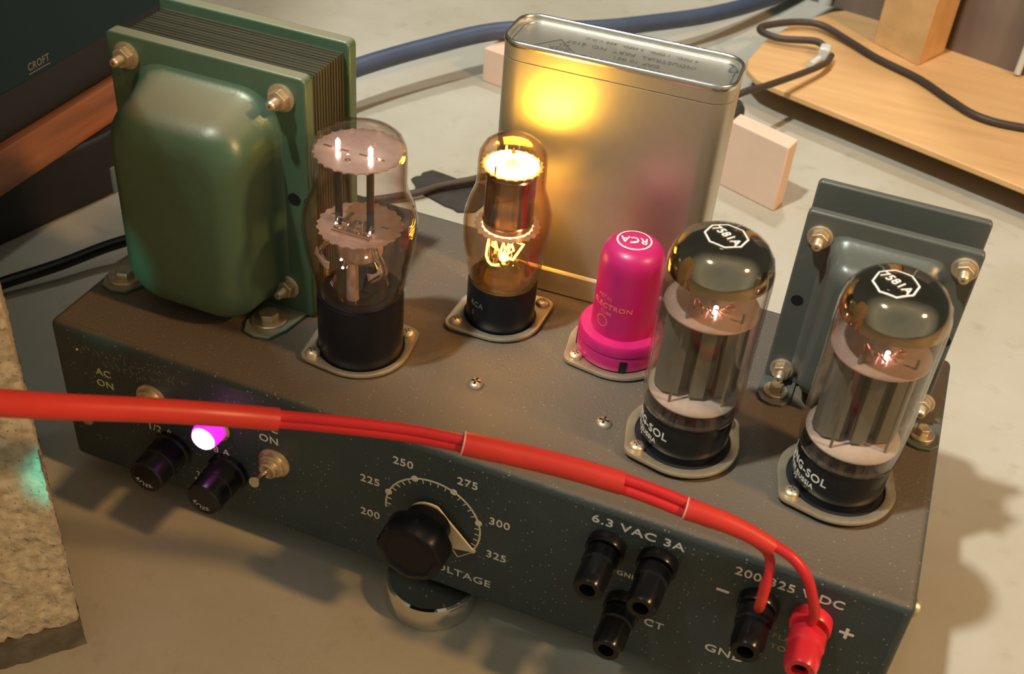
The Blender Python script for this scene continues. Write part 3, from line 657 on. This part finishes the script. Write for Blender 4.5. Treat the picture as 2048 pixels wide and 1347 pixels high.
for k in range(9):
    a = k*0.7; g.tube([(T2[0]+3*cos(a), T2[1]+3*sin(a)-2, 43), (T2[0]+5*cos(a+1)+random.uniform(-1, 1), T2[1]+4*sin(a+1)-4, 38+random.uniform(-3, 2)), (T2[0]+3*cos(a+1.4), T2[1]+3*sin(a)-4, 33+random.uniform(-2, 2))], 0.42, 6, 1)
g.tube([(T2[0]+3, T2[1]-7, 43), (T2[0]+9.5, T2[1]-7, 42), (T2[0]+6.5, T2[1]-9, 35.5), (T2[0]+2.5, T2[1]-9, 35.5)], 0.55, 8, 1)
g.tube([(T2[0]-4, T2[1]-8, 42), (T2[0]-4.4, T2[1]-9, 34), (T2[0]-2, T2[1]-9, 30.5), (T2[0]+1, T2[1]-9, 31.5)], 0.45, 8, 2)
obj('lit_wires', g, M['glowdim'], v2, kind='stuff', label='orange glowing support wires')
obj('glow_bead', G().lathe([(0.01, 33.0), (1.6, 33.8), (1.8, 35), (0.01, 36)], (T2[0]+2.4, T2[1]-8, 0), seg=20), M['glow'], v2)
obj('stem_tube', G().lathe([(1.6, 22), (1.5, 42)], (T2[0]-2.5, T2[1]-7.5, 0), seg=20), M['glassamber'], v2)
obj('stem_dome', G().lathe([(11.6, 20.5), (10.5, 24), (8, 29), (4.5, 32.5), (0.01, 33.5)], (*T2, 0), seg=40), M['glassamber'], v2)
g = G(); wraptext(g, T2, 13.75, 'RCA', 3.2, 12.5, radians(232)); wraptext(g, T2, 13.75, '5', 3.0, 8, radians(236))
obj('base_lettering', g, M['scratch'], v2, smooth=False, fix=False)

# tube 3: magenta metal tube
v3 = root('metal_tube', 'magenta painted metal tube with white round logo in front of tin can', 'vacuum tube', (*T3, 2), 'vacuum tubes on the chassis')
obj('skirt', G().lathe([(15.6, 2.2), (16.4, 2.6), (16.6, 8.6), (16.3, 9.0), (16.7, 9.4), (16.6, 12.6), (15.9, 13.6), (12.4, 13.8), (11.9, 13.9)], (*T3, 0), seg=72), M['pink'], v3, angle=40)
for a in (195, 292):
    g = G().prism([(T3[0]+q*cos(radians(a+d)), T3[1]+q*sin(radians(a+d))) for q, d in ((16.0, -5), (16.72, -5), (16.76, 0), (16.72, 5), (16.0, 5))], 2.2, 7.6)
    obj('skirt_notch', g, M['hole'], v3, smooth=False)
obj('can', G().lathe([(12.1, 13.4), (12.1, 42), (11.9, 45.5), (11.0, 48.4), (9.2, 50.4), (6.8, 51.4), (4, 51.7), (0.01, 51.7)], (*T3, 0), seg=72), M['pink'], v3)
g = G()
cxl, cyl = T3[0]-0.6, T3[1]+0.4
def t3z(x, y):
    d = math.hypot(x-T3[0], y-T3[1]); return 51.75 if d < 4 else 51.75-0.033*(d-4)**2
for r0, r1 in ((6.0, 6.6),):
    for k in range(60):
        a, b = 2*pi*k/60, 2*pi*(k+1)/60
        Q = [(cxl+r0*cos(a), cyl+r0*sin(a)), (cxl+r1*cos(a), cyl+r1*sin(a)), (cxl+r1*cos(b), cyl+r1*sin(b)), (cxl+r0*cos(b), cyl+r0*sin(b))]
        g.add([(x, y, t3z(x, y)+0.08) for x, y in Q], [(0, 1, 2, 3)])
def fn(a, b, t):
    th = radians(192); x = cxl+a*cos(th)-b*sin(th); y = cyl+a*sin(th)+b*cos(th); return (x, y, t3z(x, y)+0.05+t)
g.text('RCA', 5.6, fn, 0.05, 'CENTER', 0.06, 0.88)
x, y = cxl-0.9, cyl-2.4
g.add([(cxl+p, cyl+q, t3z(cxl+p, cyl+q)+0.09) for p, q in ((-1.2, -3.2), (0.4, -2.2), (-0.4, -2.0), (1.6, -0.6), (0.9, -0.5), (-1.0, -1.9), (-0.2, -2.1))], [(0, 1, 2, 3, 4, 5, 6)])
obj('lid_logo', g, M['logowhite'], v3, smooth=False, fix=False, label='white round logo with three letters')
g = G(); wraptext(g, T3, 12.1, 'METAL', 1.9, 31.5, radians(226), 1.1); wraptext(g, T3, 12.1, 'ELECTRON', 2.9, 27.8, radians(214), 1.15, 0.04); wraptext(g, T3, 12.1, 'TUBE', 1.9, 24.6, radians(236), 1.1)
for k in range(28):
    a, b = 2*pi*k/28, 2*pi*(k+1)/28
    Q = []
    for r_, t in ((2.2, a), (2.6, a), (2.6, b), (2.2, b)):
        th = radians(242)+r_*cos(t)/12.1; Q.append((T3[0]+12.17*cos(th), T3[1]+12.17*sin(th), 20.6+r_*sin(t)))
    g.add(Q, [(0, 1, 2, 3)])
obj('side_print', g, M['salmon'], v3, smooth=False, fix=False, label='faint salmon print on its side')

# tubes 4, 5: big beam power tubes with getter mirror tops
PROF = [(15.6, 19.2), (16.6, 20.0), (17.2, 23), (17.35, 40), (17.4, 60), (17.5, 74), (17.3, 78), (16.3, 82), (14.2, 85.2), (11.2, 87.3), (7.5, 88.4), (3.5, 88.8), (0.01, 88.9)]
def zdome(d):
    for (r1, h1), (r2, h2) in zip(PROF, PROF[1:]):
        if r2 <= d <= r1: return h2+(h1-h2)*((d-r2)/(r1-r2+1e-9))
    return 88.9
def power_tube(c, label, seed):
    v = root('vacuum_tube', label, 'vacuum tube', (*c, 2), 'vacuum tubes on the chassis')
    obj('base', G().lathe([(14.2, 0.6), (14.9, 2.0), (15.1, 6.0), (15.8, 6.6), (15.9, 18.2), (15.6, 18.9), (15.2, 18.9), (15.2, 18.3), (0.01, 18.3)], (*c, 0), seg=72), M['black'], v)
    bulb(PROF, c, M['glassclear'], v, 0.8, 80)
    gp = [(r_-0.25, h-0.2) for r_, h in PROF if h >= 74]
    gp = [(17.2, 75.8)] + [(r_, h) for r_, h in gp[1:-1]] + [(0.01, 88.7)]
    obj('getter_mirror', G().lathe(gp, (*c, 0), seg=80), M['getter'], v, angle=80, label='mirror-like brown-silver getter coating under the dome')
    obj('upper_mica', disc(c, 15.9, 61.6, 0.5), M['mica'], v, label='pinkish mica disc')
    obj('lower_mica', disc(c, 15.7, 25.8, 0.5), M['micapale'], v, label='pale pink mica disc')
    # anode: flattened body with two wings and centre channel
    g = G(); th = radians(18)
    sec = [(-14, -1.2), (-11.5, -5.2), (-6.2, -6.4), (-5.6, -2.6), (-2.6, -2.2), (-2.4, -7.6), (2.4, -7.6), (2.6, -2.2), (5.6, -2.6), (6.2, -6.4), (11.5, -5.2), (14, -1.2),
           (14, 1.2), (11.5, 5.2), (6.2, 6.4), (2.4, 7.6), (-2.4, 7.6), (-6.2, 6.4), (-11.5, 5.2), (-14, 1.2)]
    g.prism([(c[0]+x*cos(th)-y*sin(th), c[1]+x*sin(th)+y*cos(th)) for x, y in sec], 27.6, 60.2)
    obj('anode', g, M['anode'], v, smooth=False)
    g = G()
    for x, y in ((-9.0, -9.0), (9.0, -9.0)):
        X, Y = c[0]+x*cos(th)-y*sin(th), c[1]+x*sin(th)+y*cos(th)
        obj('support_rod', G().tube([(X, Y, 24), (X, Y, 65.5)] if abs(x) > 5 else [(X, Y, 23), (X, Y, 64)], 0.5, 10, 0), M['anode'], v)
    random.seed(seed); g = G()
    for k in range(10):
        a = 2*pi*k/10+0.3; g.box(c[0]+9*cos(a)-0.9, c[0]+9*cos(a)+0.9, c[1]+9*sin(a)-0.3, c[1]+9*sin(a)+0.3, 19.5, 25.6)
        g.tube([(c[0]+5*cos(a), c[1]+5*sin(a), 20), (c[0]+7*cos(a+.3), c[1]+7*sin(a+.3), 23), (c[0]+6*cos(a), c[1]+6*sin(a), 25.6)], 0.4, 6, 3)
    for k in range(6):
        a = 3.6+k*0.5; g.tube([(c[0]+4*cos(a), c[1]+4*sin(a), 62.1), (c[0]+6*cos(a), c[1]+6*sin(a), 64.5), (c[0]+7.5*cos(a+.4), c[1]+7.5*sin(a+.4), 62.4)], 0.35, 6, 3)
    obj('stem_wires', g, M['copper'], v, kind='stuff')
    obj('cathode_light', G().lathe([(0.01, 62.2), (0.8, 62.3), (0.7, 64.6), (0.01, 65)], (c[0]+2.0, c[1]-4.5, 0), seg=12), M['heater'], v, label='tiny glowing cathode end')
    # octagonal sticker on the dome
    ox, oy = c[0]-0.4 if seed == 1 else c[0]-2.4, c[1]+0.2 if seed == 1 else c[1]-2.6
    g = G(); RO, RI = 7.2, 6.55
    V8 = [(ox+R_*cos(radians(22.5+45*k-14)), oy+R_*sin(radians(22.5+45*k-14))) for R_ in (RO, RI) for k in range(8)]
    fz = lambda x, y: zdome(math.hypot(x-c[0], y-c[1]))
    for k in range(8):
        k2 = (k+1) % 8
        for s_ in range(4):
            q = [V8[k], V8[k2], V8[8+k2], V8[8+k]]
            L = lambda a, b, t: (a[0]+(b[0]-a[0])*t, a[1]+(b[1]-a[1])*t)
            A, B = L(q[0], q[1], s_/4), L(q[0], q[1], (s_+1)/4); C_, D = L(q[3], q[2], (s_+1)/4), L(q[3], q[2], s_/4)
            g.add([(x, y, fz(x, y)+0.06) for x, y in (A, B, C_, D)], [(0, 1, 2, 3)])
    an = radians(-37)
    def fn(a, b, t):
        x = ox+a*cos(an)-b*sin(an); y = oy+a*sin(an)+b*cos(an); return (x, y, fz(x, y)+0.04+t)
    g.text('7581A', 4.5, fn, 0.05, 'CENTER', 0.09, 0.92)
    obj('dome_marking', g, M['logowhite'], v, smooth=False, fix=False, label='white octagon outline with a number')
    g = G(); wraptext(g, c, 15.9, 'TUNG-SOL', 4.6, 13.4, radians(172), 1.0, 0.05); wraptext(g, c, 15.9, 'MADE IN RUSSIA', 2.7, 9.4, radians(166), 1.0, 0.03)
    obj('base_lettering', g, M['ink'], v, smooth=False, fix=False)
    g = G(); wraptext(g, c, 15.9, '72', 2.4, 7.2, radians(206), 1.0)
    obj('base_lettering', g, M['cream'], v, smooth=False, fix=False)
    return v
power_tube(T4, 'silver-topped clear power tube standing next to the magenta tube', 1)
power_tube(T5, 'silver-topped clear power tube standing in front of the grey choke', 2)

# ------------------------------------------------------------------ red test lead
rc = root('test_lead', 'red sleeved twin test lead running across the chassis to the posts', 'cable', (132, -47, 40))
obj('heatshrink_sleeve', G().tube([(76, -125, 88), (83.5, -112, 80), (91.6, -95, 67.9), (98, -84, 60.9), (105.6, -73, 54.3), (114.3, -62, 47.7), (122.5, -54, 43.3), (131.4, -47.4, 40.1)], lambda t: 3.75-0.15*t, 28, 6), M['redsleeve'], rc)
def offs(P, dx, dz, dy=0): return [(x+dx, y+dy, z+dz) for x, y, z in P]
w1 = [(122.5, -54, 43.3), (131.9, -47, 40.1), (144.6, -42, 39.5), (157.3, -37, 38.5), (170.2, -32, 37.1), (185.4, -28, 35.8), (195.6, -24, 33.6)]
obj('wire', G().tube(offs(w1, 0.3, 1.15, 0.4), 1.8, 16, 6), M['redwire'], rc); obj('wire', G().tube(offs(w1, -0.3, -1.15, -0.4), 1.8, 16, 6), M['redwire'], rc)
s2 = [(184.5, -28, 35.8), (195.6, -24, 33.6), (207.5, -20, 31.3), (219.9, -17, 29.5), (233.2, -14, 27.1)]
obj('heatshrink_sleeve', G().tube(s2, 3.75, 28, 6), M['redsleeve'], rc, label='second red sleeve with pale cut edge')
w2 = [(219.9, -17, 29), (233.3, -14, 26.9), (243.8, -13, 25.6), (253.8, -12, 23.6), (263.1, -11, 22)]
obj('wire', G().tube(offs(w2, 0.2, 1.35, 0.8), 1.85, 16, 6), M['redwire'], rc); obj('wire', G().tube(offs(w2, -0.2, -1.35, -0.8), 1.85, 16, 6), M['redwire'], rc)
s3 = [(253.6, -12, 23.3), (263.1, -11, 22.2), (272.9, -10, 20), (282.5, -10, 17.0)]
obj('heatshrink_sleeve', G().tube(s3, lambda t: 3.6-0.9*t, 28, 6), M['redsleeve'], rc, label='third red sleeve near the posts')
def edge_ring(P, Q, R_, m):
    T = (Vector(Q)-Vector(P)).normalized(); N = T.orthogonal().normalized(); B = T.cross(N); P = Vector(P)
    pts = [P+R_*(cos(a)*N+sin(a)*B) for a in [2*pi*k/36 for k in range(37)]]
    return G().tube(pts, 0.26, 6, 0)
obj('cut_edge', edge_ring(s2[0], s2[1], 3.68, None), M['cut'], rc, label='pale pink cut edge'); obj('cut_edge', edge_ring(s3[0], s3[1], 3.52, None), M['cut'], rc, label='pale pink cut edge')
obj('wire', G().tube([(272.9, -10.5, 19.0), (279.5, -10, 15.6), (282.6, -10, 11.3), (283.5, -12, 6.8), (283.6, -14, 1.8), (283.7, -15, -2.2)], 1.55, 16, 6), M['redwire'], rc)
obj('pin_plug', G().tube([(283.55, -12.6, 4.6), (283.6, -14, 0.8), (283.7, -15, -3.9), (283.7, -12, -9)], lambda t: 1.85-0.1*t, 16, 5), M['redsleeve'], rc)
obj('wire', G().tube([(276, -10, 19.4), (282.4, -10, 18.1), (288.7, -11, 16.5), (294.1, -12, 12.1), (297.8, -12, 4.5), (300.4, -11, -4), (300.8, -6, -14)], 1.75, 16, 6), M['redwire'], rc)

# ------------------------------------------------------------------ chrome puck under the chassis
ch = root('chrome_puck', 'round chrome puck foot under the chassis below the voltage knob', 'foot', (163.2, 3.8, FZ))
obj('puck_body', G().lathe([(17.2, FZ), (17.9, FZ+0.6), (18.1, FZ+9.6), (17.5, FZ+11.2), (16.4, FZ+11.6), (15.8, FZ+11.3), (0.01, FZ+11.3)], (163.2, 3.8, 0), seg=96), M['chrome'], ch)
# unseen support feet keep the chassis level
# ------------------------------------------------------------------ cinder block at the left
def rough_block(corner, n, length, depth, z0, z1, amp, step, seed):
    """box whose front face has outward normal n (2D) starting at corner and running to the left"""
    nx_, ny_ = n; dx, dy = ny_, -nx_   # along the face to the left
    if dx > 0: dx, dy = -dx, -dy
    g = G()
    nu = max(2, int(length/step)); nv = max(2, int((z1-z0)/step)); nw = max(2, int(depth/(step*3)))
    def disp(p):
        P = Vector(p); q = P*0.09+Vector((seed, 0, 0))
        d = amp*(noise.noise(q)*0.9 + noise.noise(P*0.33)*0.7 + noise.noise(P*0.8)*0.35)
        return d
    def pt(u_, v_, w_):
        return (corner[0]+dx*u_-nx_*w_, corner[1]+dy*u_-ny_*w_, v_)
    def patch(fu, n1, n2, nor):
        vs = []
        for i in range(n1+1):
            for j in range(n2+1):
                p = fu(i/n1, j/n2); d = Vector((noise.noise(Vector(p)*0.5), noise.noise(Vector(p)*0.5+Vector((7, 7, 7))), noise.noise(Vector(p)*0.5+Vector((3, 1, 9)))))*amp*0.8
                k = disp(p); vs.append((p[0]+nor[0]*k+d.x, p[1]+nor[1]*k+d.y, p[2]+nor[2]*k+d.z))
        return vs, [(i*(n2+1)+j, (i+1)*(n2+1)+j, (i+1)*(n2+1)+j+1, i*(n2+1)+j+1) for i in range(n1) for j in range(n2)]
    av = (nx_*0.7, ny_*0.7, 0)
    for fu, n1, n2 in ((lambda a, b: pt(a*length, z0+(z1-z0)*b, 0), nu, nv), (lambda a, b: pt(0, z0+(z1-z0)*b, a*depth), nw*3, nv), (lambda a, b: pt(length, z0+(z1-z0)*b, a*depth), nw, nv),
                       (lambda a, b: pt(a*length, z1, b*depth), nu, nw), (lambda a, b: pt(a*length, z0, b*depth), nu, nw), (lambda a, b: pt(a*length, z0+(z1-z0)*b, depth), nu, nv)):
        g.add(*patch(fu, n1, n2, av))
    return g
nn_ = (0.735, -0.678)
cb = root('cinder_block', 'rough tan cinder block standing at the left edge in front of the chassis', 'block', (20, -110, FZ))
obj('block_body', rough_block((55.5, -70), nn_, 260, 120, -71, 248, 1.5, 1.7, 2), M['stone'], cb, angle=50)
obj('block_foot', rough_block((57, -71), nn_, 260, 118, FZ, -71.5, 0.8, 2.0, 5), M['stoneshade'], cb, angle=60, label='bottom of the block with shade painted into its colour')

# ------------------------------------------------------------------ left background: amplifier on a wooden shelf
am = root('amplifier', 'dark blue-grey amplifier case with small maker badge in top left corner', 'amplifier', (-280, 180, 5))
obj('case', G().box(-430, -130, -20, 300, 5, 105), M['amp'], am, bevel=1.5)
g = G()
ux, uz = 165.5-149.4, 0
def fnb(a, b, t): return (-129.98+t, 157.4+a, 11.4+b*1.0)
g.text('CROFT', 5.6, fnb, 0.1, 'CENTER', 0.02, 0.85); g.box(-130, -129.9, 149.5, 165.5, 7.9, 8.3)
obj('badge_lettering', g, M['faintink'], am, smooth=False, fix=False, label='small pale badge lettering')
g = G()
obj('underside_plinth', G().box(-400, -136, 0, 270, -21.9, 5), M['blackmatte'], am)
sh = root('wooden_shelf', 'red-brown wooden shelf board under the dark amplifier', 'shelf', (-280, 180, -45))
obj('board', G().box(-430, -130, -60, 280, -45, -22), M['plank'], sh, bevel=1.2)
lb = root('shelf_shadow_case', 'low black case filling the floor shadow under the red-brown shelf', 'case', (-260, 120, FZ))  # black front follows the shelf's shadow line on the floor, standing in for shade
obj('case_body', G().prism([(-430, -60), (-178, -60), (-145, 117), (-126, 186), (-122, 215), (-430, 215)], FZ, -45.2), M['blackmatte'], lb, bevel=2)
o_ = obj('steel_blue_corner', G().prism([(-143.2, 184.5), (-124.5, 191.5), (-120.6, 216), (-140, 216)], -82.8, -66), M['bluebit'], lb, bevel=0.8, label='steel blue corner piece')
pc = obj('black_power_cord', G().tube([(-150, 10, -76.5), (-128, 60, -77), (-113.9, 86, -76), (-97, 111, -74), (-80, 138, -71), (-50, 165, -66), (0, 175, -60), (30, 158, -55), (36, 141, -50)], 3.2, 16, 6), M['black'], org=(-80, 138, FZ))
top(pc, 'glossy black power cord leaving behind the green transformer at left', 'cable')
wc = obj('white_label_card', G().box(-80, -66, 150, 152, FZ, -57), M['white'], org=(-73, 151, FZ), bevel=0.3)
top(wc, 'small white card half hidden behind the green transformer', 'card')

# ------------------------------------------------------------------ back: cables, tape, blocks
nc = obj('navy_cable', G().tube([(-90, 215, -62), (-66, 280, -55), (-61, 321, -52), (-51, 353, -52), (-26, 403, -52), (8, 454, -51.5), (63, 493, -52), (95, 535, -56), (131, 594, -62), (165, 679, -70), (200, 790, -76.5)], 6.2, 20, 8), M['navy'], org=(0, 500, FZ))
top(nc, 'thick navy blue cable curving across the floor behind the tin can', 'cable')
tp = root('black_tape_scrap', 'torn black tape scrap lying on the floor behind the glowing tube', 'tape', (45, 285, FZ))
P = [(19, 288), (20, 292), (22.5, 294), (22, 298), (26, 304), (35, 303), (44, 301.6), (58.5, 303), (75, 299), (70, 285), (68, 272.3), (64, 270), (59, 267.4), (55, 269.5), (49.8, 269.9), (44, 272), (38.2, 274), (31, 276.5), (27.4, 277.1), (24, 283)]
obj('tape_strip', G().prism(P, FZ, FZ+1.2), M['cloth'], tp, smooth=False)
tcab = obj('thin_grey_cable', G().tube([(-60, 205, -80), (-20, 232, -80), (8, 250, -80), (29.4, 268, -78.6), (40.3, 283.2, -78), (54, 296.9, -77.5), (64, 310, -78), (100, 345, -80), (145, 380, -72), (172, 402, -50), (186.5, 421.6, -41), (197.9, 450.5, -45), (214.6, 493, -50), (226.8, 526.2, -53), (228.5, 548, -55)], 2.3, 12, 6), M['browncable'], org=(54, 297, FZ))
top(tcab, 'thin dark cable passing over the torn tape to the clip on board', 'cable')
bc = obj('brown_looped_cable', G().tube([(221, 559.5, -54), (213, 560, -52), (191, 556, -54), (177, 559, -54), (172, 566, -54), (176.5, 576, -54), (194, 593, -54), (212.6, 597.6, -54), (234.8, 585, -56), (260.4, 565.3, -57), (291.4, 546.1, -57), (314, 523.6, -57), (335, 506.3, -57), (363.4, 505, -57), (420, 520, -57)], 2.6, 12, 8), M['browncable'], org=(194, 593, -60))
top(bc, 'dark brown cable looping over the pine board toward right edge', 'cable')
cl = root('cable_clip', 'small translucent grey clip joining the thin cables on the board', 'clip', (224, 552, -60))
obj('clip_body', G().box(219, 227, 545, 556, -60, -50), M['clampplastic'], cl, bevel=1.5)
obj('clip_nose', G().tube([(221, 540, -56), (217, 528, -57)], 2.6, 12, 0), M['clampplastic'], cl)
pb = root('pine_stand', 'pine speaker stand base with square upright post at top right', 'stand', (300, 560, -76))
P = [(199, 485.5), (186, 492), (177, 504), (174, 520), (178, 560), (190, 600), (214, 645), (260, 690), (330, 700), (420, 690), (520, 640), (520, 372)]
obj('base_board', G().prism(P, -64.5, -60), M['pine'], pb, bevel=1.0)
obj('post', G().prism([(252.4, 601.1), (288.4, 575.7), (304, 613), (268, 640)], -60, 330), M['pine'], pb, bevel=0.8)
for x, y in ((225, 610), (470, 600), (480, 430), (330, 520)): obj('riser', G().box(x-14, x+14, y-14, y+14, FZ, -64.5), M['blackmatte'], pb)
sp = root('loudspeaker', 'grey speckled loudspeaker cabinet behind the pine post', 'loudspeaker', (330, 680, -60))
def strip(x0, x1, y0, y1):  # panel between two points, 60 deep
    return [(x0, y0), (x1, y1), (x1+12, y1+46), (x0+12, y0+46)]
obj('cabinet', G().prism([(190, 660), (264, 645), (307, 619), (440, 574), (470, 690), (210, 730)], -59.8, 300), M['speaker'], sp, smooth=False)
obj('corner_trim', G().tube([(207, 653, -58), (207, 653, 300)], 5.5, 16, 0), M['clampplastic'], sp)
obj('corner_trim', G().tube([(357, 597, -58), (357, 597, 300)], 2.5, 16, 0), M['clampplastic'], sp)
pk = root('wooden_block', 'pale pink wooden block standing on the floor right of tin can', 'block', (210, 378, FZ))
obj('block_body', G().prism([(190.5, 377.5), (229.6, 361.2), (232.6, 375), (193.5, 391)], FZ, -39), M['blockpink'], pk, bevel=0.8)
pk2 = root('wooden_block', 'small pale wooden block peeking out at left of tin can', 'block', (20, 440, FZ))
obj('block_body', G().prism([(4, 436), (34, 430), (40, 456), (10, 463)], FZ, -58), M['blockpink'], pk2, bevel=0.8)
bpz = root('black_plug', 'small black plug on the floor behind the tin can right corner', 'plug', (181, 470, FZ))
obj('plug_body', G().lathe([(9.0, FZ), (10, FZ+3), (9.4, FZ+12), (7, FZ+15), (0.01, FZ+15.5)], (177, 465, 0), seg=8), M['cloth'], bpz)
